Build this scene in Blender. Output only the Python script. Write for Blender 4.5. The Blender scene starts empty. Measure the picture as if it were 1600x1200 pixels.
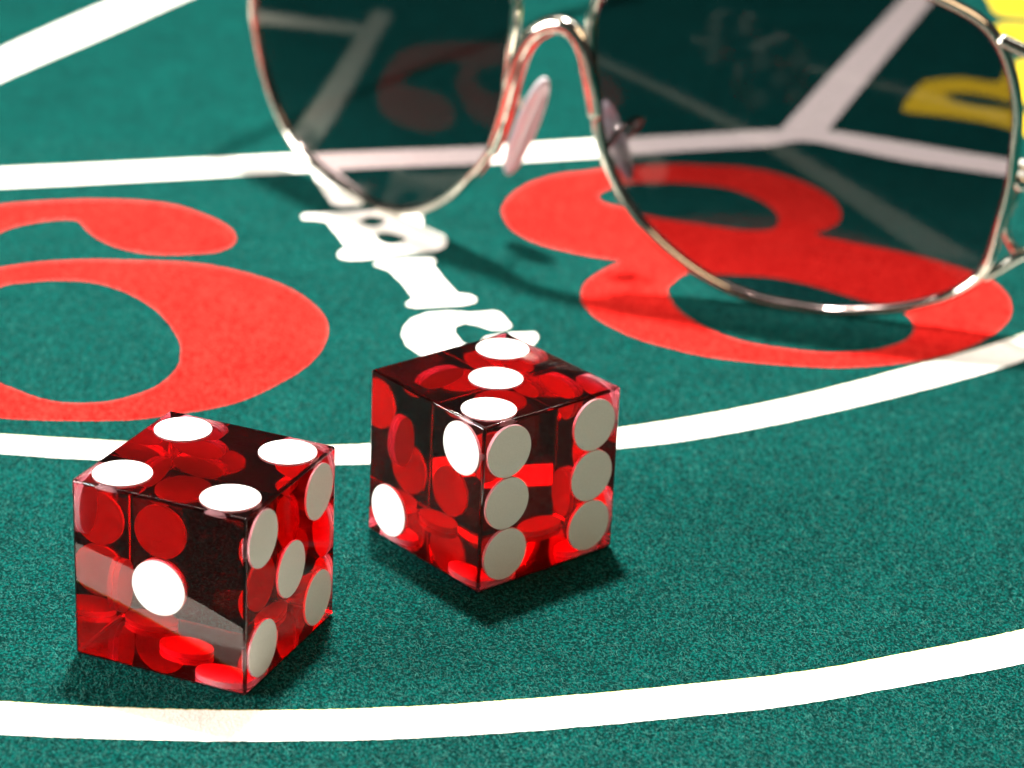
import bpy, bmesh, math, random
from mathutils import Vector, Matrix, noise
random.seed(7)

DATA = {
 'six': [[[-75.78,356.66],[-70.58,358.83],[-64.3,360.58],[-57.79,361.21],[-51.03,360.13],[-45.83,356.28],[-42.61,352.8],[-40.65,348.67],[-40.57,344.91],[-42.22,342.04],[-45.63,340.54],[-49.99,339.69],[-54.66,340.9],[-58.24,343.6],[-61.16,347.52],[-62.83,350.86],[-64.01,352.36],[-66.59,352.29],[-69.93,350.44],[-72.26,348.19],[-73.61,345.82],[-76.61,340.6],[-78.02,334.68],[-76.63,330.3],[-73.82,329.42],[-70.66,331.08],[-65.9,333.73],[-60.03,335.52],[-53.91,336.07],[-47.74,336.37],[-42.31,335.56],[-36.71,333.0],[-31.95,329.4],[-28.0,324.33],[-25.37,318.78],[-24.4,313.19],[-24.78,306.96],[-26.29,301.0],[-29.31,295.06],[-32.72,290.05],[-36.26,287.09],[-40.58,284.66],[-45.65,282.56],[-53.12,281.52],[-60.73,281.41],[-68.63,282.61],[-77.56,287.82],[-85.43,297.09],[-91.14,309.44],[-93.75,325.58],[-91.58,341.23],[-84.94,351.71]],[[-69.36,324.58],[-65.52,327.03],[-61.37,328.06],[-56.95,327.65],[-52.6,324.8],[-48.46,320.08],[-45.63,315.1],[-43.08,308.67],[-42.25,304.41],[-41.87,299.78],[-42.69,295.33],[-44.3,291.7],[-47.32,288.36],[-50.19,286.86],[-53.99,286.42],[-57.72,287.75],[-60.91,290.16],[-62.76,291.55],[-67.08,297.19],[-70.42,305.33],[-71.94,316.42]]],
 'eight': [[[-2.6,364.57],[-2.19,368.13],[-1.02,372.77],[1.54,378.02],[5.46,382.32],[10.45,384.94],[14.5,387.45],[18.25,388.96],[24.68,390.87],[28.73,390.81],[33.49,390.86],[38.16,389.61],[42.61,386.11],[45.91,381.58],[47.88,376.36],[48.43,371.08],[47.73,366.9],[46.29,363.84],[43.72,360.66],[47.61,358.13],[52.6,355.77],[57.25,353.41],[62.55,349.58],[66.18,345.61],[67.81,341.47],[68.42,336.31],[67.35,330.11],[64.29,323.86],[59.35,317.57],[54.9,313.92],[50.71,311.89],[42.72,309.42],[34.95,309.36],[29.78,310.04],[24.71,311.18],[20.22,313.5],[16.28,316.15],[13.23,319.41],[10.72,323.28],[9.13,327.83],[8.98,331.45],[9.72,336.01],[11.83,340.6],[14.62,345.11],[12.36,346.39],[9.18,347.56],[3.4,350.81],[-0.07,355.0],[-1.83,359.52]],[[11.51,373.34],[12.82,376.56],[15.33,379.38],[18.03,380.69],[24.3,381.59],[29.23,381.06],[32.79,379.4],[36.43,375.05],[38.54,369.41],[38.49,365.06],[37.0,361.72],[33.07,360.9],[27.29,362.38],[19.98,364.81],[16.05,367.75],[12.72,369.93]],[[20.75,334.19],[21.58,337.54],[24.01,341.93],[26.7,341.76],[29.94,341.67],[34.7,341.52],[38.73,340.26],[42.72,337.75],[46.6,334.77],[50.38,332.32],[52.91,329.98],[53.76,326.29],[53.03,321.79],[50.45,318.06],[45.89,315.05],[40.5,313.96],[35.37,314.67],[30.2,316.5],[26.41,319.66],[23.62,323.72],[21.65,328.21]]],
 'B': [[[-31.85,357.72],[-31.76,358.11],[-31.67,358.5],[-31.58,358.88],[-30.21,359.27],[-28.83,359.66],[-27.46,360.05],[-25.85,360.55],[-24.24,361.05],[-22.62,361.55],[-21.35,361.9],[-20.07,362.25],[-18.79,362.6],[-17.97,362.55],[-17.15,362.5],[-16.34,362.44],[-15.67,361.59],[-15.0,360.74],[-14.34,359.89],[-14.22,358.59],[-14.09,357.3],[-13.97,356.01],[-13.46,355.42],[-12.94,354.83],[-12.43,354.25],[-11.89,353.65],[-11.36,353.05],[-10.82,352.45],[-10.64,351.74],[-10.46,351.03],[-10.28,350.32],[-10.35,349.52],[-10.43,348.73],[-10.5,347.94],[-10.84,347.26],[-11.18,346.58],[-11.52,345.91],[-12.79,345.41],[-14.06,344.91],[-15.33,344.41],[-16.44,343.94],[-17.54,343.48],[-18.65,343.02],[-19.51,342.44],[-20.37,341.86],[-21.23,341.29],[-22.01,341.08],[-22.78,340.88],[-23.55,340.67],[-23.99,340.83],[-24.43,340.98],[-24.87,341.13],[-25.0,341.54],[-25.13,341.94],[-25.26,342.35],[-25.19,342.9],[-25.12,343.44],[-25.06,343.99],[-24.79,344.51],[-24.52,345.04],[-24.25,345.58],[-24.78,347.09],[-25.31,348.62],[-25.84,350.17],[-26.59,352.13],[-27.34,354.12],[-28.1,356.13],[-28.73,356.37],[-29.36,356.61],[-29.99,356.85],[-30.51,356.82],[-31.03,356.79],[-31.54,356.76],[-31.65,357.08],[-31.75,357.4]],[[-23.34,356.74],[-21.78,359.41],[-19.44,357.88],[-21.1,354.69]],[[-20.7,351.09],[-18.88,352.52],[-16.14,350.35],[-17.66,347.64],[-19.41,348.05]]],
 'I': [[[-19.8,338.91],[-19.87,339.19],[-19.94,339.48],[-20.01,339.77],[-19.61,340.12],[-19.21,340.48],[-18.81,340.84],[-17.6,341.23],[-16.39,341.62],[-15.18,342.02],[-14.18,342.28],[-13.19,342.54],[-12.2,342.8],[-11.98,342.51],[-11.77,342.22],[-11.55,341.93],[-11.65,341.3],[-11.76,340.66],[-11.86,340.03],[-11.21,338.0],[-10.57,335.99],[-9.93,334.01],[-9.29,332.37],[-8.66,330.75],[-8.03,329.15],[-7.47,329.04],[-6.91,328.94],[-6.35,328.83],[-6.02,328.45],[-5.69,328.08],[-5.36,327.7],[-5.4,327.29],[-5.45,326.89],[-5.5,326.48],[-6.06,326.07],[-6.62,325.66],[-7.17,325.24],[-8.45,324.88],[-9.72,324.51],[-11.0,324.14],[-11.74,323.94],[-12.49,323.73],[-13.23,323.53],[-13.65,323.66],[-14.06,323.79],[-14.48,323.92],[-14.56,324.18],[-14.64,324.43],[-14.73,324.69],[-14.39,325.3],[-14.05,325.91],[-13.7,326.52],[-14.3,328.35],[-14.91,330.19],[-15.52,332.05],[-16.3,333.83],[-17.08,335.62],[-17.87,337.43],[-18.51,337.92],[-19.15,338.41]]],
 'G': [[[-14.57,313.32],[-14.54,314.36],[-14.5,315.41],[-14.46,316.46],[-14.16,317.37],[-13.86,318.28],[-13.56,319.19],[-12.98,319.91],[-12.4,320.62],[-11.81,321.34],[-10.87,321.69],[-9.93,322.04],[-8.98,322.39],[-8.02,322.31],[-7.05,322.24],[-6.09,322.16],[-5.46,322.36],[-4.82,322.56],[-4.18,322.76],[-3.77,322.93],[-3.35,323.1],[-2.93,323.27],[-2.63,323.1],[-2.32,322.93],[-2.02,322.76],[-1.53,321.38],[-1.05,320.0],[-0.56,318.63],[-0.55,318.38],[-0.53,318.13],[-0.52,317.88],[-0.85,317.54],[-1.19,317.2],[-1.52,316.86],[-2.02,316.84],[-2.53,316.81],[-3.03,316.78],[-3.67,317.27],[-4.32,317.76],[-4.96,318.25],[-5.52,318.46],[-6.08,318.66],[-6.64,318.86],[-7.08,318.36],[-7.52,317.85],[-7.95,317.35],[-7.93,316.5],[-7.91,315.66],[-7.89,314.82],[-7.51,313.72],[-7.13,312.64],[-6.76,311.56],[-6.09,310.92],[-5.42,310.28],[-4.76,309.64],[-4.17,310.07],[-3.58,310.5],[-2.99,310.93],[-3.36,311.58],[-3.74,312.23],[-4.11,312.89],[-3.94,313.26],[-3.76,313.63],[-3.58,314.0],[-2.46,314.59],[-1.33,315.17],[-0.2,315.76],[0.74,315.92],[1.67,316.08],[2.61,316.24],[2.8,315.8],[2.99,315.37],[3.18,314.93],[3.07,314.35],[2.96,313.76],[2.86,313.18],[2.64,312.52],[2.41,311.86],[2.19,311.21],[1.39,310.03],[0.59,308.85],[-0.21,307.68],[-1.27,306.84],[-2.34,306.0],[-3.39,305.17],[-5.01,305.05],[-6.63,304.93],[-8.25,304.8],[-9.49,305.57],[-10.74,306.34],[-12.0,307.12],[-12.61,308.1],[-13.22,309.09],[-13.84,310.08],[-14.08,311.15],[-14.33,312.23]]],
 'div': [[[-32.96,381.85],[-32.43,379.74],[-31.91,377.66],[-31.39,375.59],[-30.74,373.34],[-30.09,371.11],[-29.46,368.9],[-28.94,367.31],[-28.44,365.73],[-27.93,364.16],[-27.55,363.9],[-27.17,363.64],[-26.79,363.37],[-25.68,363.67],[-24.56,363.97],[-23.45,364.27],[-23.19,364.85],[-22.94,365.42],[-22.68,366.0],[-22.74,366.86],[-22.79,367.72],[-22.85,368.58],[-23.88,370.52],[-24.92,372.48],[-25.97,374.45],[-27.06,376.84],[-28.16,379.27],[-29.27,381.72],[-30.5,381.76],[-31.73,381.8]]],
 'pass_far': [[[-74.73,276.27],[-67.2,276.19],[-59.74,276.48],[-52.18,276.22],[-37.11,275.88],[-28.15,276.33],[-20.0,277.78],[-14.79,278.91],[-7.28,280.48],[0.29,282.45],[7.96,284.81],[13.71,286.79],[20.51,290.06],[27.8,294.04],[36.16,299.22],[44.86,305.42],[53.93,312.28],[61.45,318.05],[68.38,324.13],[79.1,335.45],[90.93,349.61]],[[-73.42,270.96],[-66.05,271.06],[-58.71,271.33],[-51.24,270.91],[-36.44,270.76],[-27.62,271.19],[-19.59,272.6],[-14.45,273.51],[-7.06,275.04],[0.39,276.93],[7.93,279.04],[13.58,280.95],[20.24,283.55],[27.37,287.18],[35.54,291.96],[44.01,297.49],[52.8,303.63],[60.13,309.13],[66.82,314.69],[77.18,325.21],[88.62,338.62]]],
 'pass_near': [[[-63.13,216.54],[-53.71,215.68],[-47.5,215.27],[-41.34,215.1],[-35.24,215.16],[-29.14,215.35],[-23.06,215.78],[-16.98,216.45],[-10.89,217.36],[-4.77,218.53],[1.41,219.96],[7.64,221.52],[13.96,223.23],[20.36,225.09],[26.85,227.1],[33.48,229.54],[40.3,232.7],[47.28,235.93],[54.46,239.52],[65.8,246.19],[78.07,254.88]],[[-61.56,210.41],[-52.38,209.7],[-46.31,209.31],[-40.31,209.26],[-34.35,209.44],[-28.4,209.73],[-22.45,210.14],[-16.49,210.78],[-10.52,211.54],[-4.53,212.66],[1.51,213.9],[7.61,215.4],[13.78,217.03],[20.04,218.81],[26.37,220.61],[32.86,223.06],[39.5,225.95],[46.28,228.9],[53.26,232.18],[64.28,238.51],[76.11,246.46]]],
 'box': [[[-122.03,361.19],[-110.63,364.33],[-97.34,368.37],[-79.14,373.47],[-60.55,379.02],[-39.56,385.63],[-21.88,390.87],[-6.82,395.11],[11.65,401.6],[30.22,407.87],[42.3,411.82],[49.9,412.62],[58.88,409.42],[67.16,405.82],[78.65,401.1],[90.48,396.24],[104.45,389.92]],[[-119.11,351.73],[-108.18,355.56],[-95.22,359.71],[-77.43,364.9],[-59.23,370.52],[-38.68,377.18],[-21.36,382.53],[-6.57,386.61],[11.55,392.86],[29.77,399.23],[38.97,402.29],[46.26,406.13],[53.73,402.46],[61.8,397.96],[77.26,392.38],[88.7,386.74],[102.19,379.75]]],
 'diagR': [[[41.98,410.36],[53.35,444.58],[73.76,503.5],[88.17,543.8]],[[50.02,411.58],[64.06,454.99],[80.52,504.73],[95.17,545.15]]],
 'diagL': [[[-103.69,356.19],[-104.52,375.7],[-100.06,409.48],[-91.99,437.68],[-77.92,475.14],[-63.24,513.5]],[[-95.22,359.71],[-96.5,376.89],[-93.68,399.7],[-88.3,419.23],[-75.47,451.06],[-65.23,477.43],[-49.29,516.19]]],
 'yel': [[[64.53,427.28],[66.83,435.27],[69.69,442.81],[71.74,445.55],[77.91,448.17],[83.97,446.72],[88.45,459.03],[98.78,465.88],[106.67,457.82],[96.72,407.15],[86.86,410.84],[81.04,418.81],[76.13,422.05],[70.45,424.11],[65.36,425.17]],[[73.54,437.9],[78.52,438.3],[83.92,434.89],[90.56,432.11],[89.49,425.95],[83.05,429.43],[77.42,430.81],[73.85,433.68]]],
 'yel2': [[[92.44,526.76],[91.22,505.65],[91.09,495.74],[94.34,493.42],[102.35,492.91],[109.72,499.04],[118.49,531.63]]],
 'yel3': [[[89.57,485.94],[94.03,487.65],[99.72,484.9],[100.73,476.82],[97.13,469.97],[91.34,472.54],[89.75,477.66]]],
 'lensR': [[60.3,23.0],[60.36,25.31],[60.38,27.65],[60.26,30.04],[59.92,32.44],[59.38,34.83],[58.59,37.2],[57.52,39.47],[56.08,41.53],[54.19,43.19],[51.98,44.43],[49.71,45.44],[47.47,46.33],[45.24,47.1],[43.0,47.71],[40.75,48.19],[38.49,48.48],[36.24,48.57],[34.0,48.48],[31.78,48.43],[29.49,48.56],[27.12,48.68],[24.7,48.56],[22.23,48.23],[19.69,47.79],[16.98,47.31],[14.17,46.63],[11.45,45.55],[8.98,43.99],[6.97,41.92],[5.86,39.25],[5.78,36.16],[6.14,33.14],[6.4,30.39],[6.64,27.82],[7.01,25.36],[7.47,23.0],[8.06,20.73],[8.78,18.55],[9.65,16.48],[10.66,14.51],[11.81,12.65],[13.1,10.93],[14.52,9.36],[16.04,7.93],[17.6,6.6],[19.21,5.38],[20.89,4.27],[22.62,3.28],[24.4,2.4],[26.23,1.66],[28.13,1.08],[30.06,0.68],[32.03,0.44],[34.0,0.3],[36.0,0.16],[38.04,0.11],[40.1,0.24],[42.19,0.51],[44.34,0.82],[46.58,1.22],[48.85,1.79],[51.11,2.61],[53.32,3.68],[55.36,5.08],[57.01,6.89],[58.09,9.09],[58.71,11.48],[59.11,13.86],[59.5,16.17],[59.9,18.43],[60.18,20.71]],
 'lensL': [[-60.63,23.0],[-60.47,25.32],[-60.38,27.65],[-60.26,30.04],[-59.92,32.44],[-59.38,34.83],[-58.59,37.2],[-57.52,39.47],[-56.08,41.53],[-54.19,43.19],[-51.98,44.43],[-49.71,45.44],[-47.47,46.33],[-45.24,47.1],[-43.0,47.71],[-40.75,48.19],[-38.49,48.48],[-36.24,48.57],[-34.0,48.48],[-31.78,48.43],[-29.49,48.56],[-27.12,48.68],[-24.7,48.56],[-22.23,48.23],[-19.69,47.79],[-16.98,47.31],[-14.17,46.63],[-11.45,45.55],[-8.98,43.99],[-6.97,41.92],[-5.86,39.25],[-5.78,36.16],[-6.14,33.14],[-6.4,30.39],[-6.64,27.82],[-6.93,25.37],[-7.27,23.0],[-7.85,20.71],[-8.69,18.54],[-9.69,16.49],[-10.87,14.58],[-12.2,12.83],[-13.62,11.23],[-15.03,9.71],[-16.44,8.26],[-17.92,6.92],[-19.47,5.69],[-21.06,4.52],[-22.7,3.44],[-24.44,2.5],[-26.24,1.68],[-28.1,0.96],[-30.01,0.37],[-31.98,-0.05],[-34.0,-0.24],[-36.03,-0.24],[-38.07,-0.06],[-40.12,0.18],[-42.23,0.4],[-44.39,0.71],[-46.61,1.16],[-48.93,1.68],[-51.21,2.48],[-53.23,3.77],[-54.96,5.41],[-56.41,7.31],[-57.57,9.39],[-58.51,11.57],[-59.3,13.79],[-59.91,16.06],[-60.36,18.35],[-60.63,20.67]],
 'gq': [-0.5196492156520147,-0.12344358829539358,-0.008939134700686902,0.005695530753362365,0.3416706847524523,4.288005642522895],
 'gO': [0.005695530753362365,0.3416706847524523,0.0],
 'gX': [0.8685053073143001,-0.4956004808582587,-0.008870994304805679],
 'gN': [0.49279700244937574,0.861388437303357,0.12313031493905477],
 'gZ': [-0.05338207137048083,-0.11131093141800405,0.9923508608365558],
 'bridge': [[-9.12,-2.06,16.46],[-7.0,-2.33,22.1],[-5.61,-2.29,27.37],[-4.27,-2.06,31.92],[-2.37,-1.83,35.05],[0.49,-1.64,36.99],[3.23,-1.62,36.77],[5.17,-1.79,34.58],[6.3,-2.06,30.8],[7.41,-2.26,25.11]],
 'padL': [[-5.08,5.22,25.39],[-6.69,5.26,20.74],[-9.4,5.66,14.65],[-11.63,6.25,9.66]],
 'padR': [[4.55,5.17,24.06],[5.55,5.21,20.46],[6.99,5.38,16.87],[8.37,5.66,13.39]],
 'loop': [[59.71,16.35,22.09],[60.02,16.56,18.58],[59.17,16.26,15.26],[59.15,16.42,12.65],[60.32,17.25,9.93],[61.71,18.09,8.76],[64.36,19.46,9.38],[65.54,19.69,14.85],[63.74,18.5,20.02]],
 'strut': [[57.56,13.72,6.61],[59.25,14.39,8.07],[61.06,15.16,9.69],[62.57,15.86,10.7]],
 'hinge': [[60.47,14.75,21.44]],
 'endp': [[55.64,13.03,42.56],[57.89,14.0,41.79],[60.51,15.19,40.84]],
 'cam': [4047.072791814431,0.12652590735141575,0.40042976231756566,0.045637994160885924,-0.00174523186755496,0.25517470187254054,-0.06373275959235261,-0.029631574577436492,0.23050677507303208,0.4051685595761185],
}


MM = 0.001
scn = bpy.context.scene
COL = scn.collection

# ------------------------------------------------------------------ camera
F_PX, CAM_H, PITCH, ROLL = DATA['cam'][:4]
cam_d = bpy.data.cameras.new('camera')
cam = bpy.data.objects.new('camera', cam_d)
COL.objects.link(cam)
right = Vector((1, 0, 0)); fwd = Vector((0, math.cos(PITCH), -math.sin(PITCH))); up = Vector((0, math.sin(PITCH), math.cos(PITCH)))
cr = math.cos(ROLL) * right + math.sin(ROLL) * up
cu = -math.sin(ROLL) * right + math.cos(ROLL) * up
M = Matrix((cr, cu, -fwd)).transposed().to_4x4()
M.translation = Vector((0, 0, CAM_H))
cam.matrix_world = M
cam_d.sensor_width = 36.0
cam_d.lens = F_PX / 1600 * 36.0
cam_d.clip_start = 0.01
cam_d.clip_end = 50
cam_d.dof.use_dof = True
cam_d.dof.focus_distance = 0.262
cam_d.dof.aperture_fstop = 30
cam_d.dof.aperture_blades = 0
scn.camera = cam

# ------------------------------------------------------------------ world and lamps
w = bpy.data.worlds.new('World'); scn.world = w; w.use_nodes = True
bg = w.node_tree.nodes['Background']
bg.inputs[0].default_value = (1.0, 0.93, 0.84, 1)
bg.inputs[1].default_value = 0.04

def lamp(name, az, el, dist, size, power, col, target=(0.01, 0.29, 0.0), spread=180):
    d = bpy.data.lights.new(name, 'AREA'); d.shape = 'DISK'; d.size = size; d.energy = power; d.color = col
    d.spread = math.radians(spread)
    o = bpy.data.objects.new(name, d); COL.objects.link(o)
    a, e = math.radians(az), math.radians(el)
    t = Vector(target)
    p = t + dist * Vector((math.cos(e) * math.cos(a), math.cos(e) * math.sin(a), math.sin(e)))
    o.location = p
    o.rotation_euler = (t - p).to_track_quat('-Z', 'Y').to_euler()
    return o
# azimuth 90 = straight behind the glasses, 180 = camera left
hl = lamp('hanging_lamp', 100, 88, 0.38, 0.026, 4.7, (1.0, 0.96, 0.90), target=(-0.024, 0.374, 0))
hl.data.shape = 'ELLIPSE'; hl.data.size = 0.044; hl.data.size_y = 0.022; hl.rotation_euler = (0, 0, math.radians(-12))
lamp('ceiling_lamp', 140, 52, 1.5, 0.06, 1.2, (1.0, 0.95, 0.88))
lamp('ceiling_lamp', 60, 60, 1.6, 0.06, 1.2, (1.0, 0.95, 0.88))
st = lamp('glint_strip', 92, 62, 1.2, 0.12, 4.0, (1.0, 0.96, 0.90))  # added wide strip for a long glint on the rim and some back fill
st.data.shape = 'RECTANGLE'; st.data.size = 1.3; st.data.size_y = 0.12
lamp('side_lamp', 195, 19, 0.8, 0.45, 12.5, (1.0, 0.97, 0.93))
lamp('fill_light', -40, 50, 1.3, 0.7, 4.2, (1.0, 0.70, 0.44))  # added fill from the right front, lifts the pips on the right-hand faces

scn.view_settings.view_transform = 'Standard'
scn.view_settings.look = 'None'
scn.view_settings.exposure = 0.4
scn.view_settings.gamma = 1.0
scn.cycles.max_bounces = 24
scn.cycles.transmission_bounces = 20
scn.cycles.glossy_bounces = 12
scn.cycles.diffuse_bounces = 4
scn.cycles.transparent_max_bounces = 24
scn.cycles.sample_clamp_indirect = 60.0
scn.cycles.blur_glossy = 0.3
scn.cycles.caustics_refractive = True
scn.cycles.caustics_reflective = True
scn.cycles.use_denoising = True
scn.cycles.denoiser = 'OPENIMAGEDENOISE'

# ------------------------------------------------------------------ helpers
def link(name, me, mat=None, parent=None):
    o = bpy.data.objects.new(name, me); COL.objects.link(o)
    if mat and me is not None: me.materials.append(mat)
    if parent is not None: o.parent = parent
    return o

def tag(o, label=None, cat=None, group=None, kind=None):
    for k, v in (('label', label), ('category', cat), ('group', group), ('kind', kind)):
        if v: o[k] = v
    return o

def newmat(name):
    m = bpy.data.materials.new(name); m.use_nodes = True
    nt = m.node_tree
    for n in list(nt.nodes): nt.nodes.remove(n)
    out = nt.nodes.new('ShaderNodeOutputMaterial')
    return m, nt, out

def N(nt, t, **kw):
    n = nt.nodes.new(t)
    for k, v in kw.items():
        if k.startswith('i_'): n.inputs[k[2:].replace('_', ' ')].default_value = v
        else: setattr(n, k, v)
    return n

# ------------------------------------------------------------------ materials
def felt_mat(name, low, mid, high, fleck=1.0, bumpd=0.00022, print_wear=0.0, wear_col=None):
    """knitted felt: worm-like loops about 0.4 mm apart, light fibre tips, slow mottling"""
    m, nt, out = newmat(name)
    L = nt.links.new
    tc = N(nt, 'ShaderNodeTexCoord'); 
    mp = N(nt, 'ShaderNodeMapping'); mp.inputs['Scale'].default_value = (1.0, 0.72, 1.0); mp.inputs['Rotation'].default_value = (0, 0, 0.35)
    L(tc.outputs['Object'], mp.inputs[0])
    wob = N(nt, 'ShaderNodeTexNoise'); wob.inputs['Scale'].default_value = 1400; wob.inputs['Detail'].default_value = 2
    L(mp.outputs[0], wob.inputs['Vector'])
    wm = N(nt, 'ShaderNodeVectorMath', operation='MULTIPLY_ADD')
    wm.inputs[1].default_value = (0.0004, 0.0004, 0.0); L(wob.outputs['Color'], wm.inputs[0]); L(mp.outputs[0], wm.inputs[2])
    vo = N(nt, 'ShaderNodeTexVoronoi', feature='SMOOTH_F1'); vo.inputs['Scale'].default_value = 3200; vo.inputs['Smoothness'].default_value = 0.6
    L(wm.outputs[0], vo.inputs['Vector'])
    fi = N(nt, 'ShaderNodeTexNoise'); fi.inputs['Scale'].default_value = 4600; fi.inputs['Detail'].default_value = 3; fi.inputs['Roughness'].default_value = .65
    L(wm.outputs[0], fi.inputs['Vector'])
    mo = N(nt, 'ShaderNodeTexNoise'); mo.inputs['Scale'].default_value = 85; mo.inputs['Detail'].default_value = 5; mo.inputs['Roughness'].default_value = .62
    L(tc.outputs['Object'], mo.inputs['Vector'])
    mo2 = N(nt, 'ShaderNodeTexNoise'); mo2.inputs['Scale'].default_value = 420; mo2.inputs['Detail'].default_value = 3
    L(tc.outputs['Object'], mo2.inputs['Vector'])
    # height = loops (1-voronoi) + fibres
    h = N(nt, 'ShaderNodeMath', operation='MULTIPLY_ADD'); h.inputs[1].default_value = -0.9; L(vo.outputs['Distance'], h.inputs[0])
    L(fi.outputs['Fac'], h.inputs[2])
    mr = N(nt, 'ShaderNodeMapRange'); mr.inputs['From Min'].default_value = -0.12; mr.inputs['From Max'].default_value = 0.36
    L(h.outputs[0], mr.inputs['Value'])
    add = N(nt, 'ShaderNodeMath', operation='MULTIPLY_ADD'); add.inputs[1].default_value = 0.55; L(mo.outputs['Fac'], add.inputs[0])
    L(mr.outputs[0], add.inputs[2])
    add2 = N(nt, 'ShaderNodeMath', operation='MULTIPLY_ADD'); add2.inputs[1].default_value = 0.35; L(mo2.outputs['Fac'], add2.inputs[0]); L(add.outputs[0], add2.inputs[2])
    sub = N(nt, 'ShaderNodeMath', operation='SUBTRACT'); sub.inputs[1].default_value = 0.45; L(add2.outputs[0], sub.inputs[0])
    ra = N(nt, 'ShaderNodeValToRGB')
    e = ra.color_ramp.elements
    e[0].position = 0.05; e[0].color = (*low, 1)
    e[1].position = 0.95; e[1].color = (*high, 1)
    k = e.new(0.5); k.color = (*mid, 1)
    L(sub.outputs[0], ra.inputs[0])
    col = ra.outputs[0]
    # sparse pale fibre flecks
    fl = N(nt, 'ShaderNodeTexNoise'); fl.inputs['Scale'].default_value = 3000; fl.inputs['Detail'].default_value = 4; fl.inputs['Roughness'].default_value = .7
    mp2 = N(nt, 'ShaderNodeMapping'); mp2.inputs['Location'].default_value = (.3, .7, 0); L(tc.outputs['Object'], mp2.inputs[0]); L(mp2.outputs[0], fl.inputs['Vector'])
    fr = N(nt, 'ShaderNodeMapRange'); fr.inputs['From Min'].default_value = 0.54; fr.inputs['From Max'].default_value = 0.70; fr.inputs['To Max'].default_value = 0.7 * fleck
    L(fl.outputs['Fac'], fr.inputs['Value'])
    mx = N(nt, 'ShaderNodeMix', data_type='RGBA'); L(fr.outputs[0], mx.inputs['Factor']); L(col, mx.inputs[6])
    mx.inputs[7].default_value = (min(1, high[0] * 1.6 + .04), min(1, high[1] * 1.5 + .05), min(1, high[2] * 1.5 + .06), 1)
    col = mx.outputs[2]
    if print_wear:
        wr = N(nt, 'ShaderNodeMapRange'); wr.inputs['From Min'].default_value = 0.34; wr.inputs['From Max'].default_value = 0.05; wr.inputs['To Max'].default_value = print_wear
        L(mr.outputs[0], wr.inputs['Value'])
        mw = N(nt, 'ShaderNodeMix', data_type='RGBA'); L(wr.outputs[0], mw.inputs['Factor']); L(col, mw.inputs[6]); mw.inputs[7].default_value = (*wear_col, 1)
        col = mw.outputs[2]
    p = N(nt, 'ShaderNodeBsdfPrincipled'); p.inputs['Roughness'].default_value = 0.9
    p.inputs['Specular IOR Level'].default_value = 0.02
    p.inputs['Sheen Weight'].default_value = 0.015; p.inputs['Sheen Roughness'].default_value = 0.5
    p.inputs['Sheen Tint'].default_value = (*[min(1, c * 2.2 + .05) for c in high], 1)
    L(col, p.inputs['Base Color'])
    b = N(nt, 'ShaderNodeBump'); b.inputs['Strength'].default_value = 0.8; b.inputs['Distance'].default_value = bumpd
    L(h.outputs[0], b.inputs['Height']); L(b.outputs[0], p.inputs['Normal'])
    L(p.outputs[0], out.inputs[0])
    return m

def fibre_mat():
    m, nt, out = newmat('loose_fibre')
    p = N(nt, 'ShaderNodeBsdfPrincipled'); p.inputs['Roughness'].default_value = .6; p.inputs['Specular IOR Level'].default_value = .12
    tc = N(nt, 'ShaderNodeTexCoord'); n = N(nt, 'ShaderNodeTexNoise'); n.inputs['Scale'].default_value = 900; n.inputs['Detail'].default_value = 3
    nt.links.new(tc.outputs['Object'], n.inputs['Vector'])
    ra = N(nt, 'ShaderNodeValToRGB'); ra.color_ramp.elements[0].position = .35; ra.color_ramp.elements[0].color = (.001, .05, .042, 1)
    ra.color_ramp.elements[1].position = .72; ra.color_ramp.elements[1].color = (.055, .23, .19, 1)
    nt.links.new(n.outputs['Fac'], ra.inputs[0]); nt.links.new(ra.outputs[0], p.inputs['Base Color'])
    nt.links.new(p.outputs[0], out.inputs[0]); return m
M_FIBRE = fibre_mat()
M_FELT = felt_mat('green_felt', (0.0002, 0.0165, 0.0140), (0.0002, 0.0360, 0.0304), (0.0008, 0.076, 0.063))
M_WHITE = felt_mat('white_print', (0.80, 0.78, 0.70), (0.84, 0.82, 0.75), (0.88, 0.86, 0.80), fleck=.1, bumpd=.00004)
M_RED = felt_mat('red_print', (0.36, 0.005, 0.004), (0.54, 0.0135, 0.010), (0.70, 0.034, 0.024), fleck=.12, bumpd=.00010)
M_YEL = felt_mat('yellow_print', (0.44, 0.32, 0.012), (0.56, 0.43, 0.018), (0.66, 0.53, 0.035), fleck=.2, bumpd=.00010)
M_EDGE = felt_mat('ochre_print', (0.30, 0.30, 0.05), (0.55, 0.53, 0.14), (0.7, 0.68, 0.28), fleck=.3, bumpd=.00010)

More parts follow.
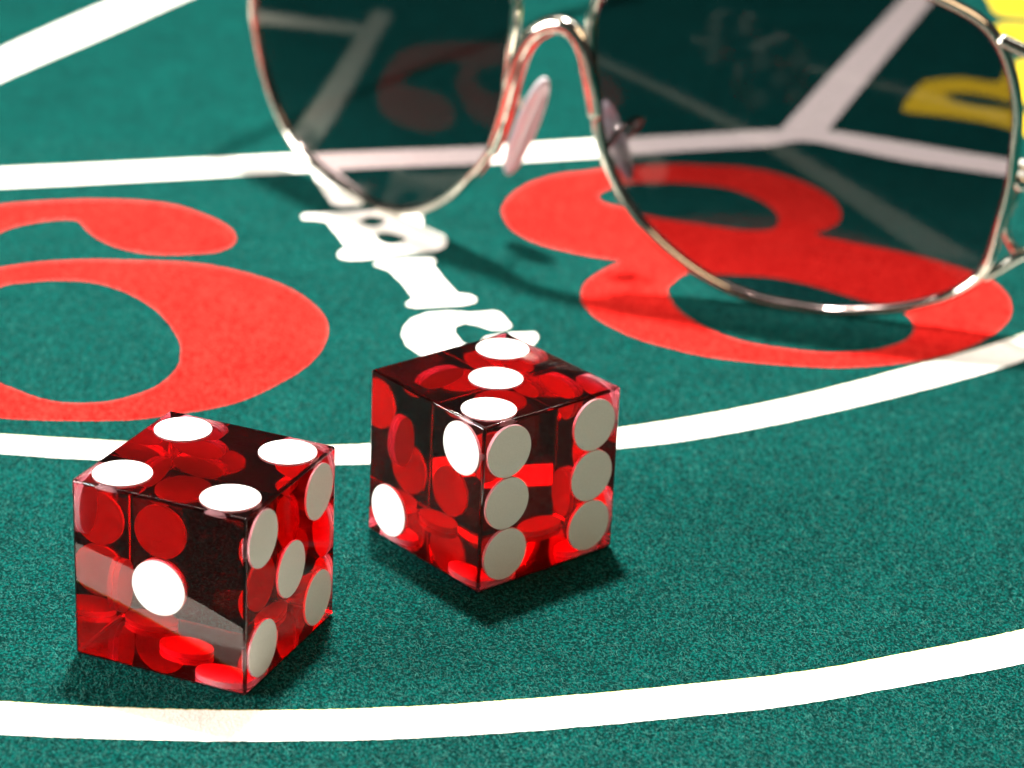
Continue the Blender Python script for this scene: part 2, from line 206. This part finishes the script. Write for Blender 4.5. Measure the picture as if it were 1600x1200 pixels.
def die_mat():
    m, nt, out = newmat('clear_red_acetate')
    g = N(nt, 'ShaderNodeBsdfGlass'); g.inputs['IOR'].default_value = 1.49; g.inputs['Roughness'].default_value = 0.0
    g.inputs['Color'].default_value = (1, .97, .97, 1)
    # faint handling scuffs
    tc = N(nt, 'ShaderNodeTexCoord'); n = N(nt, 'ShaderNodeTexNoise'); n.inputs['Scale'].default_value = 300; n.inputs['Detail'].default_value = 6
    nt.links.new(tc.outputs['Object'], n.inputs['Vector'])
    r = N(nt, 'ShaderNodeMapRange'); r.inputs['From Min'].default_value = .55; r.inputs['From Max'].default_value = .8; r.inputs['To Max'].default_value = .03
    nt.links.new(n.outputs['Fac'], r.inputs['Value']); nt.links.new(r.outputs[0], g.inputs['Roughness'])
    v = N(nt, 'ShaderNodeVolumeAbsorption'); v.inputs['Color'].default_value = (0.996, 0.0, 0.22, 1); v.inputs['Density'].default_value = 420
    nt.links.new(g.outputs[0], out.inputs['Surface']); sc = N(nt, 'ShaderNodeVolumeScatter'); sc.inputs['Color'].default_value = (1, .12, .14, 1); sc.inputs['Density'].default_value = 12
    ad = N(nt, 'ShaderNodeAddShader'); nt.links.new(v.outputs[0], ad.inputs[0]); nt.links.new(sc.outputs[0], ad.inputs[1]); nt.links.new(ad.outputs[0], out.inputs['Volume'])
    return m
M_DIE = die_mat()

def pip_mat():
    m, nt, out = newmat('white_pip')
    p = N(nt, 'ShaderNodeBsdfPrincipled'); p.inputs['Roughness'].default_value = 0.45
    tc = N(nt, 'ShaderNodeTexCoord'); n = N(nt, 'ShaderNodeTexNoise'); n.inputs['Scale'].default_value = 5000; n.inputs['Detail'].default_value = 5; n.inputs['Roughness'].default_value = .75
    nt.links.new(tc.outputs['Object'], n.inputs['Vector'])
    c = N(nt, 'ShaderNodeMix', data_type='RGBA'); c.inputs[6].default_value = (.70, .67, .62, 1); c.inputs[7].default_value = (.92, .90, .85, 1)
    nt.links.new(n.outputs['Fac'], c.inputs['Factor']); nt.links.new(c.outputs[2], p.inputs['Base Color'])
    nt.links.new(p.outputs[0], out.inputs[0])
    return m
M_PIP = pip_mat()

def chrome_mat():
    m, nt, out = newmat('polished_metal')
    p = N(nt, 'ShaderNodeBsdfPrincipled'); p.inputs['Metallic'].default_value = 1
    tc = N(nt, 'ShaderNodeTexCoord'); n = N(nt, 'ShaderNodeTexNoise'); n.inputs['Scale'].default_value = 500; n.inputs['Detail'].default_value = 4
    nt.links.new(tc.outputs['Object'], n.inputs['Vector'])
    r = N(nt, 'ShaderNodeMapRange'); r.inputs['To Min'].default_value = .05; r.inputs['To Max'].default_value = .16
    nt.links.new(n.outputs['Fac'], r.inputs['Value']); nt.links.new(r.outputs[0], p.inputs['Roughness'])
    p.inputs['Base Color'].default_value = (.60, .57, .50, 1)
    nt.links.new(p.outputs[0], out.inputs[0])
    return m
M_CHROME = chrome_mat()

def lens_mat():
    m, nt, out = newmat('smoked_lens')
    t = N(nt, 'ShaderNodeBsdfTransparent'); t.inputs[0].default_value = (.385, .362, .380, 1)   # two faces: squared
    g = N(nt, 'ShaderNodeBsdfGlossy'); g.inputs['Roughness'].default_value = 0.07; g.inputs['Color'].default_value = (.42, .41, .37, 1)
    # graduated tint: the lens itself is paler along its lower edge
    tc = N(nt, 'ShaderNodeTexCoord'); sp = N(nt, 'ShaderNodeSeparateXYZ'); nt.links.new(tc.outputs['Object'], sp.inputs[0])
    gr = N(nt, 'ShaderNodeMapRange', interpolation_type='SMOOTHSTEP'); gr.inputs['From Min'].default_value = 0.0; gr.inputs['From Max'].default_value = 0.026
    nt.links.new(sp.outputs['Z'], gr.inputs['Value'])
    gm = N(nt, 'ShaderNodeMix', data_type='RGBA'); gm.inputs[6].default_value = (.56, .50, .52, 1); gm.inputs[7].default_value = (.38, .355, .374, 1)
    nt.links.new(gr.outputs[0], gm.inputs['Factor']); nt.links.new(gm.outputs[2], t.inputs[0])
    # Schlick term from |N.I|, the same on the front and the back face of the thin lens
    ge = N(nt, 'ShaderNodeNewGeometry'); L = nt.links.new
    dt = N(nt, 'ShaderNodeVectorMath', operation='DOT_PRODUCT'); L(ge.outputs['Normal'], dt.inputs[0]); L(ge.outputs['Incoming'], dt.inputs[1])
    ab = N(nt, 'ShaderNodeMath', operation='ABSOLUTE'); L(dt.outputs['Value'], ab.inputs[0])
    om = N(nt, 'ShaderNodeMath', operation='SUBTRACT'); om.inputs[0].default_value = 1; L(ab.outputs[0], om.inputs[1])
    pw = N(nt, 'ShaderNodeMath', operation='POWER'); pw.inputs[1].default_value = 5; L(om.outputs[0], pw.inputs[0])
    f = N(nt, 'ShaderNodeMath', operation='MULTIPLY_ADD'); f.inputs[1].default_value = .95; f.inputs[2].default_value = .022; f.use_clamp = True
    L(pw.outputs[0], f.inputs[0])
    mx = N(nt, 'ShaderNodeMixShader')
    nt.links.new(f.outputs[0], mx.inputs[0]); nt.links.new(t.outputs[0], mx.inputs[1]); nt.links.new(g.outputs[0], mx.inputs[2])
    nt.links.new(mx.outputs[0], out.inputs[0])
    return m
M_LENS = lens_mat()

def pad_mat():
    m, nt, out = newmat('clear_silicone')
    g = N(nt, 'ShaderNodeBsdfGlass'); g.inputs['IOR'].default_value = 1.42; g.inputs['Roughness'].default_value = .12; g.inputs['Color'].default_value = (.96, .93, .95, 1)
    d = N(nt, 'ShaderNodeBsdfDiffuse'); d.inputs[0].default_value = (.84, .83, .86, 1)
    mx = N(nt, 'ShaderNodeMixShader'); mx.inputs[0].default_value = .5
    nt.links.new(g.outputs[0], mx.inputs[1]); nt.links.new(d.outputs[0], mx.inputs[2]); nt.links.new(mx.outputs[0], out.inputs[0])
    return m
M_PAD = pad_mat()

def plastic_mat():
    m, nt, out = newmat('black_plastic')
    p = N(nt, 'ShaderNodeBsdfPrincipled'); p.inputs['Roughness'].default_value = .3; p.inputs['Base Color'].default_value = (.012, .011, .011, 1)
    nt.links.new(p.outputs[0], out.inputs[0]); return m
M_BLACK = plastic_mat()

# ------------------------------------------------------------------ the felt and its print
def felt_sheet():
    bm = bmesh.new()
    n = 40
    vs = {}
    for i in range(n + 1):
        for j in range(n + 1):
            x = -1.0 + 2.0 * i / n; y = -0.6 + 2.0 * j / n
            vs[i, j] = bm.verts.new((x, y, 0))
    for i in range(n):
        for j in range(n):
            bm.faces.new((vs[i, j], vs[i + 1, j], vs[i + 1, j + 1], vs[i, j + 1]))
    me = bpy.data.meshes.new('table_felt'); bm.to_mesh(me); bm.free()
    return tag(link('table_felt', me, M_FELT), kind='structure')
FELT = felt_sheet()

def catmull(P, n=6, closed=True):
    out = []
    L = len(P)
    rng = range(L) if closed else range(L - 1)
    for i in rng:
        if closed: a, b, c, d = P[(i - 1) % L], P[i], P[(i + 1) % L], P[(i + 2) % L]
        else: a, b, c, d = P[max(i - 1, 0)], P[i], P[i + 1], P[min(i + 2, L - 1)]
        dim = len(b)
        for k in range(n):
            t = k / n
            out.append(tuple(0.5 * ((2 * b[q]) + (-a[q] + c[q]) * t + (2 * a[q] - 5 * b[q] + 4 * c[q] - d[q]) * t * t + (-a[q] + 3 * b[q] - 3 * c[q] + d[q]) * t ** 3) for q in range(dim)))
    if not closed: out.append(tuple(P[-1]))
    return out

def densify(P, step):
    out = []
    for i in range(len(P)):
        a, b = P[i], P[(i + 1) % len(P)]
        d = math.dist(a, b); k = max(1, int(d / step))
        for j in range(k):
            t = j / k; out.append((a[0] + (b[0] - a[0]) * t, a[1] + (b[1] - a[1]) * t))
    return out

def rag(P, amp=0.06):
    """the printed edge follows the knit: shift every point by fine noise (mm)"""
    out = []
    for x, y in P:
        v = noise.noise_vector(Vector((x * 2.1, y * 2.1, .3))); u = noise.noise_vector(Vector((x * .5, y * .5, 4.3)))
        out.append((x + amp * v.x + amp * .8 * u.x, y + amp * v.y + amp * .8 * u.y))
    return out

def filled(name, loops, z, mat, parent, smooth=True, step=.25, amp=.085, shift=(0, 0)):
    cu_ = bpy.data.curves.new(name, 'CURVE'); cu_.dimensions = '2D'; cu_.fill_mode = 'BOTH'
    for lp in loops:
        P = catmull(lp, 6) if smooth else lp
        P = rag(densify(P, step), amp)
        sp = cu_.splines.new('POLY'); sp.points.add(len(P) - 1); sp.use_cyclic_u = True
        for i, (x, y) in enumerate(P): sp.points[i].co = ((x + shift[0]) * MM, (y + shift[1]) * MM, 0, 1)
    tmp = bpy.data.objects.new('tmp', cu_); COL.objects.link(tmp)
    dg = bpy.context.evaluated_depsgraph_get(); dg.update()
    me = bpy.data.meshes.new_from_object(tmp.evaluated_get(dg))
    bpy.data.objects.remove(tmp); bpy.data.curves.remove(cu_)
    me.name = name; me.materials.clear()
    for v in me.vertices: v.co.z = z
    return link(name, me, mat, parent)

def ribbon(name, e1, e2, z, mat, parent, step=.25, amp=.085, shift=(0, 0)):
    a = catmull(e1, 40, False); b = catmull(e2, 40, False)
    def resamp(P, n):
        s = [0]
        for i in range(1, len(P)): s.append(s[-1] + math.dist(P[i - 1], P[i]))
        out = []; j = 0
        for k in range(n):
            t = s[-1] * k / (n - 1)
            while j < len(s) - 2 and s[j + 1] < t: j += 1
            f = (t - s[j]) / max(1e-9, s[j + 1] - s[j]); f = min(1, max(0, f))
            out.append((P[j][0] + (P[j + 1][0] - P[j][0]) * f, P[j][1] + (P[j + 1][1] - P[j][1]) * f))
        return out, s[-1]
    _, ln = resamp(a, 4)
    n = max(4, int(ln / step))
    a, _ = resamp(a, n); b, _ = resamp(b, n)
    a = rag(a, amp); b = rag(b, amp)
    me = bpy.data.meshes.new(name)
    V = []
    for p, q in zip(a, b):
        V += [((p[0] + shift[0]) * MM, (p[1] + shift[1]) * MM, z), ((q[0] + shift[0]) * MM, (q[1] + shift[1]) * MM, z)]
    Fc = [(2 * i, 2 * i + 1, 2 * i + 3, 2 * i + 2) for i in range(n - 1)]
    me.from_pydata(V, [], Fc); me.update()
    o = link(name, me, mat, parent)
    return o

Z1, Z2, Z3, Z4 = 0.00003, 0.00006, 0.00009, 0.00012
for key, z, lab in (('pass_near', Z2, 'broad curved white line nearest the camera'), ('pass_far', Z2, 'curved white line running behind the dice'),
                    ('box', Z2, 'long white line under the left lens')):
    a, b = DATA[key]
    o = ribbon('printed_line', a, b, z, M_WHITE, FELT); o['label'] = lab
    e = ribbon('edge_print', a, b, Z1, M_EDGE, o, amp=.09, shift=(0, .16))
o = ribbon('printed_line', *DATA['diagR'], Z3, M_WHITE, FELT); o['label'] = 'white line slanting up behind the right lens'
o = ribbon('printed_line', *DATA['diagL'], Z3, M_WHITE, FELT); o['label'] = 'slanted white line in the upper left corner'
o = filled('printed_line', DATA['div'], Z3, M_WHITE, FELT); o['label'] = 'short white wedge below the left lens'
o = filled('printed_numeral', DATA['six'], Z2, M_RED, FELT); o['label'] = 'large red numeral 6'
o = filled('printed_numeral', DATA['eight'], Z2, M_RED, FELT); o['label'] = 'large red numeral 8'
for k in 'BIG':
    o = filled('printed_letter', DATA[k], Z4, M_WHITE, FELT); o['label'] = 'white letter ' + k
o = filled('printed_letter', DATA['yel'], Z2, M_YEL, FELT); o['label'] = 'yellow letter with a green slot'
o = filled('printed_letter', DATA['yel2'], Z2, M_YEL, FELT); o['label'] = 'yellow letter in the far right corner'
o = filled('printed_letter', DATA['yel3'], Z2, M_YEL, FELT); o['label'] = 'narrow yellow letter stroke'

# loose fibres of the nap, real hairs standing a little above the knit, left off the printed areas
def fibres(count):
    from mathutils.bvhtree import BVHTree
    V, Fc = [], []
    for ob in FELT.children:
        base = len(V); V += [tuple(v.co) for v in ob.data.vertices]; Fc += [tuple(base + i for i in p.vertices) for p in ob.data.polygons]
    bvh = BVHTree.FromPolygons([(a, b, 0) for a, b, c in V], Fc)
    rnd = random.Random(3); dn = Vector((0, 0, -1))
    vs, fs = [], []
    n = 0
    while n < count:
        y = .19 + .20 * rnd.random() ** 1.5; x = (rnd.random() * 2 - 1) * y * .26 * 1.05
        n += 1
        a = rnd.gauss(1.9, 1.0); ln = rnd.uniform(.00025, .0008)
        ex, ey = x + math.cos(a) * ln, y + math.sin(a) * ln
        if bvh.ray_cast(Vector((x, y, .01)), dn)[0] is not None or bvh.ray_cast(Vector((ex, ey, .01)), dn)[0] is not None: continue
        bend = rnd.uniform(-.35, .35) * ln; h = rnd.uniform(.00005, .00022); wd = rnd.uniform(.000010, .000020)
        px, py = -math.sin(a), math.cos(a)
        P = [(x, y, .00001), (x + (ex - x) * .35 + px * bend * .8, y + (ey - y) * .35 + py * bend * .8, h), (x + (ex - x) * .7 + px * bend, y + (ey - y) * .7 + py * bend, h * 1.05), (ex, ey, h * .5)]
        b = len(vs)
        for k, (u, v, z) in enumerate(P):
            w_ = wd * (1 - .2 * k)
            vs.append((u + px * w_, v + py * w_, z)); vs.append((u - px * w_, v - py * w_, z + w_ * .8))
        for k in range(3): fs.append((b + 2 * k, b + 2 * k + 1, b + 2 * k + 3, b + 2 * k + 2))
    me = bpy.data.meshes.new('felt_fibres'); me.from_pydata(vs, [], fs); me.update()
    tag(link('felt_fibres', me, M_FIBRE, FELT), kind='stuff')
fibres(90000)

# ------------------------------------------------------------------ dice
S = 0.019
PR, PA = 0.00293, 0.00592
def bevel_cube(s, r, seg=3):
    bm = bmesh.new(); bmesh.ops.create_cube(bm, size=s)
    bmesh.ops.bevel(bm, geom=bm.edges[:] + bm.verts[:], offset=r, segments=seg, profile=.5, affect='EDGES')
    me = bpy.data.meshes.new('body'); bm.to_mesh(me); bm.free()
    for p in me.polygons: p.use_smooth = p.area < (s * .5) ** 2
    return me
ME_BODY = bevel_cube(S, .00030, 4); ME_BODY.materials.append(M_DIE)
def pip_mesh(d=.00062, proud=.00003):
    bm = bmesh.new(); n = 64
    prof = [(0, -d), (PR, -d), (PR, proud - .00006), (PR - .00003, proud - .00001), (PR - .00008, proud), (0, proud)]
    rings = []
    for r, z in prof:
        if r == 0: rings.append([bm.verts.new((0, 0, z))])
        else: rings.append([bm.verts.new((r * math.cos(2 * math.pi * k / n), r * math.sin(2 * math.pi * k / n), z)) for k in range(n)])
    for a, b in zip(rings, rings[1:]):
        for k in range(n):
            k2 = (k + 1) % n
            if len(a) == 1: bm.faces.new((a[0], b[k2], b[k]))
            elif len(b) == 1: bm.faces.new((a[k], a[k2], b[0]))
            else: bm.faces.new((a[k], a[k2], b[k2], b[k]))
    me = bpy.data.meshes.new('pip'); bm.to_mesh(me); bm.free(); me.materials.append(M_PIP)
    return me
ME_PIP = pip_mesh()
PAT = {1: [(0, 0)], 2: [(-1, 1), (1, -1)], 3: [(-1, -1), (0, 0), (1, 1)], 4: [(a, b) for a in (-1, 1) for b in (-1, 1)],
       5: [(a, b) for a in (-1, 1) for b in (-1, 1)] + [(0, 0)], 6: [(a, b) for a in (-1, 1) for b in (-1, 0, 1)]}
def die(x, y, rot, faces, label):
    """faces: dict normal-letter -> (count, flip, swap).  u,v axes per face given below"""
    root = bpy.data.objects.new('casino_die', None); COL.objects.link(root)
    root.empty_display_size = .005
    root.location = (x, y, 0.00014); root.rotation_euler = (0, 0, rot)
    tag(root, label, 'die', 'two red dice on the felt')
    b = link('body', ME_BODY, None, root); b.location = (0, 0, S / 2)
    Zv = Vector((0, 0, 1))
    dirs = {'T': (Zv, Vector((1, 0, 0)), Vector((0, 1, 0))), 'B': (-Zv, Vector((1, 0, 0)), Vector((0, -1, 0))),
            'L': (Vector((-1, 0, 0)), Vector((0, -1, 0)), Zv), 'R': (Vector((0, -1, 0)), Vector((1, 0, 0)), Zv),
            'l': (Vector((1, 0, 0)), Vector((0, 1, 0)), Zv), 'r': (Vector((0, 1, 0)), Vector((-1, 0, 0)), Zv)}
    for f, (cnt, fu, swap) in faces.items():
        n, u, v = dirs[f]
        for a, c in PAT[cnt]:
            a *= fu
            if swap: a, c = c, a
            p = n * (S / 2) + u * a * PA + v * c * PA + Vector((0, 0, S / 2))
            o = link('pip', ME_PIP, None, root)
            o.matrix_local = Matrix.Translation(p) @ Matrix((u, n.cross(u), n)).transposed().to_4x4()
    return root
# local axes: face L looks to camera left (-x), face R to camera right (-y)
C = DATA['cam']
DIE_A = die(C[4], C[5], C[6] + math.radians(45), {'T': (3, 1, 0), 'L': (2, -1, 0), 'R': (6, 1, 0), 'B': (4, 1, 0), 'l': (5, 1, 0), 'r': (1, 1, 0)},
            'transparent red die with three white pips on top, touching the white G')
DIE_B = die(C[7], C[8], C[9] + math.radians(45), {'T': (4, 1, 0), 'L': (1, 1, 0), 'R': (5, 1, 0), 'B': (3, -1, 0), 'l': (6, 1, 0), 'r': (2, -1, 0)},
            'transparent red die with four white pips on top, below the red 6')

# ------------------------------------------------------------------ sunglasses
Q = DATA['gq']; KX = Q[5]; KZ = 4.0; ZC = 0.022
GO = Vector(DATA['gO']); GX = Vector(DATA['gX']); GN = Vector(DATA['gN']); GZ = Vector(DATA['gZ'])
GM = Matrix((GX, GN, GZ)).transposed().to_4x4(); GM.translation = GO
GL = bpy.data.objects.new('sunglasses', None); COL.objects.link(GL); GL.empty_display_size = .02
GL.matrix_world = GM
tag(GL, 'metal framed aviator sunglasses with smoked lenses standing on the felt behind the dice', 'sunglasses')
GI = GM.inverted()

def surf(x, z): return KX * x * x + KZ * (z - ZC) ** 2 - KZ * ZC * ZC

def tube(name, P, r, mat, parent, closed=False, seg=14, caps=True, flat=None):
    """P in metres, local; r number or list; flat=(a,b) squashes the section"""
    P = [Vector(p) for p in P]; n = len(P)
    R = r if isinstance(r, (list, tuple)) else [r] * n
    bm = bmesh.new(); rings = []
    T = []
    for i in range(n):
        a = P[(i - 1) % n] if closed or i > 0 else P[i]; b = P[(i + 1) % n] if closed or i < n - 1 else P[i]
        T.append((b - a).normalized())
    ref = Vector((0, 1, 0))
    for i in range(n):
        u = ref - T[i] * ref.dot(T[i])
        if u.length < .2: u = Vector((0, 0, 1)) - T[i] * T[i].z
        u.normalize(); v = T[i].cross(u)
        fa, fb = flat or (1, 1)
        rings.append([bm.verts.new(P[i] + (u * math.cos(2 * math.pi * k / seg) * fa + v * math.sin(2 * math.pi * k / seg) * fb) * R[i]) for k in range(seg)])
    for i in range(n if closed else n - 1):
        A = rings[i]; B = rings[(i + 1) % n]
        for k in range(seg): bm.faces.new((A[k], A[(k + 1) % seg], B[(k + 1) % seg], B[k]))
    if not closed:
        for rg, c, s in ((rings[0], P[0] - T[0] * R[0] * .6, 1), (rings[-1], P[-1] + T[-1] * R[-1] * .6, -1)):
            cv = bm.verts.new(c)
            for k in range(seg):
                f = (rg[(k + 1) % seg], rg[k], cv) if s == 1 else (rg[k], rg[(k + 1) % seg], cv)
                bm.faces.new(f)
    bmesh.ops.recalc_face_normals(bm, faces=bm.faces)
    me = bpy.data.meshes.new(name); bm.to_mesh(me); bm.free()
    for p in me.polygons: p.use_smooth = True
    return link(name, me, mat, parent)

def ellipsoid(name, c, ax, rad, mat, parent, power=2.0):
    """rounded lozenge: ax = three unit vectors, rad = three half sizes"""
    bm = bmesh.new(); bmesh.ops.create_uvsphere(bm, u_segments=28, v_segments=18, radius=1)
    for v in bm.verts:
        q = v.co.copy(); q = Vector([math.copysign(abs(t) ** (2 / power), t) for t in q])
        v.co = Vector(c) + ax[0] * q.x * rad[0] + ax[1] * q.y * rad[1] + ax[2] * q.z * rad[2]
    me = bpy.data.meshes.new(name); bm.to_mesh(me); bm.free()
    for p in me.polygons: p.use_smooth = True
    return link(name, me, mat, parent)

def smooth3(P, n=8, closed=False): return catmull([tuple(p) for p in P], n, closed)

RIMR = 0.00074
for side in ('lensR', 'lensL'):
    O2 = [(a * MM, b * MM) for a, b in DATA[side]]
    O2 = catmull(O2, 4)
    cx, cz = sum(p[0] for p in O2) / len(O2), sum(p[1] for p in O2) / len(O2)
    rim = tube('rim', [(x, surf(x, z), z) for x, z in O2], RIMR, M_CHROME, GL, closed=True, flat=(1.25, 1.0))
    # lens: two faces 1.8 mm apart, closed edge, set in the rim groove
    bm = bmesh.new(); nr = 30; th = .0009
    layers = []
    for sgn in (-1, 1):
        rings = []
        for k in range(nr, 0, -1):
            s = k / nr * .992
            rings.append([bm.verts.new((cx + (x - cx) * s, surf(cx + (x - cx) * s, cz + (z - cz) * s) + sgn * th / 2, cz + (z - cz) * s)) for x, z in O2])
        ctr = bm.verts.new((cx, surf(cx, cz) + sgn * th / 2, cz))
        L_ = len(O2)
        for a, b in zip(rings, rings[1:]):
            for k in range(L_):
                f = (a[k], a[(k + 1) % L_], b[(k + 1) % L_], b[k]); bm.faces.new(f if sgn < 0 else f[::-1])
        a = rings[-1]
        for k in range(L_):
            f = (a[k], a[(k + 1) % L_], ctr); bm.faces.new(f if sgn < 0 else f[::-1])
        layers.append(rings[0])
    a, b = layers
    for k in range(len(O2)):
        bm.faces.new((a[(k + 1) % len(O2)], a[k], b[k], b[(k + 1) % len(O2)]))
    bmesh.ops.recalc_face_normals(bm, faces=bm.faces)
    me = bpy.data.meshes.new('lens'); bm.to_mesh(me); bm.free()
    for p in me.polygons: p.use_smooth = True
    link('lens', me, M_LENS, GL)

mmv = lambda P: [tuple(t * MM for t in p) for p in P]
br = smooth3(mmv(DATA['bridge']))
n = len(br)
tube('bridge', br, [.00085 + .00045 * math.sin(math.pi * min(1, i / (n - 1) * 1.0)) ** .4 for i in range(n)], M_CHROME, GL)
# brow bar, just above the frame of the picture
tube('brow_bar', smooth3([(-.016, surf(-.016, .0475) + .0004, .0475), (-.008, .0002, .0492), (0, -.0006, .0497), (.008, .0002, .0492), (.016, surf(.016, .0475) + .0004, .0475)]), .0008, M_CHROME, GL)

# nose pads on bent wires
for key, sx in (('padL', -1), ('padR', 1)):
    P = [Vector(p) * MM for p in DATA[key]]
    c = (P[0] + P[-1]) / 2; d = (P[0] - P[-1]); ln = d.length / 2; d.normalize()
    side = Vector((-sx * .93, -.36, 0)); side = (side - d * side.dot(d)).normalized()
    wdt = d.cross(side)
    pad = ellipsoid('nose_pad', c, (side, wdt, d), (.0011, .0020, ln * 1.05), M_PAD, GL, 2.3)
    x0 = sx * .0082; z0 = .0205
    arm = smooth3([(x0, surf(x0, z0) + .0006, z0), (x0 + sx * .0008, surf(x0, z0) + .004, z0 + .002), tuple(c + side * -.0026 + Vector((sx * .0002, .0012, .002))), tuple(c + side * -.0014)])
    tube('pad_arm', arm, .00045, M_CHROME, GL)

# end pieces, hinges and temples; the temples run back and come down to the felt
for sx in (-1, 1):
    ex, ez = .0572 * sx, .0405
    e0 = Vector((ex, surf(ex, ez), ez))
    e1 = Vector((.0625 * sx, surf(ex, ez) + .0010, ez - .0018))
    e2 = Vector((.0660 * sx, surf(ex, ez) + .0040, ez - .0028))
    e3 = Vector((.0668 * sx, surf(ex, ez) + .0090, ez - .0030))
    tube('end_piece', smooth3([e0, e1, e2, e3]), .00085, M_CHROME, GL, flat=(1.3, 1))
    h = tube('hinge', [e3 + Vector((0, 0, -.0022)), e3 + Vector((0, 0, .0022))], .0013, M_CHROME, GL)
    tube('screw', [e3 + Vector((0, 0, .0021)), e3 + Vector((0, 0, .0030))], .0008, M_CHROME, h)
    w3 = GM @ e3
    back = Vector((GN.x, GN.y, 0)).normalized(); outw = Vector((GX.x, GX.y, 0)).normalized() * sx
    pts = [w3, w3 + back * .03 + outw * .001 + Vector((0, 0, -.0062)), w3 + back * .085 + outw * .001 + Vector((0, 0, -.0190))]
    endh = .0013
    bend = w3 + back * .098 + Vector((0, 0, -.0235))
    tip = w3 + back * .130 - outw * .004; tip.z = endh
    W = pts + [bend, bend.lerp(tip, .45) + Vector((0, 0, .0012)), tip]
    Lc = [GI @ p for p in W]
    t = tube('temple', smooth3(Lc[:4]), .00085, M_CHROME, GL, flat=(1, 1.25))
    tube('temple_tip', smooth3([Lc[2].lerp(Lc[3], .5), Lc[3], Lc[4], Lc[5]]), .0016, M_BLACK, t, flat=(.8, 1.3))
    # lower wire loop and its strut
    lp = [Vector(p) * MM for p in DATA['loop']]; st = [Vector(p) * MM for p in DATA['strut']]
    if sx < 0: lp = [Vector((-p.x, p.y, p.z)) for p in lp]; st = [Vector((-p.x, p.y, p.z)) for p in st]
    if sx > 0:
        wl = tube('wire_loop', smooth3(lp, 8, True), .00055, M_CHROME, GL, closed=True)
        tube('strut', smooth3(st), .00075, M_CHROME, wl)
        hx = DATA['hinge'][0]; hc = Vector(hx) * MM
        ellipsoid('rivet', hc + Vector((.0006, -.0004, -.0003)), (Vector((1, 0, 0)), Vector((0, 1, 0)), Vector((0, 0, 1))), (.0013, .0012, .0012), M_CHROME, wl)
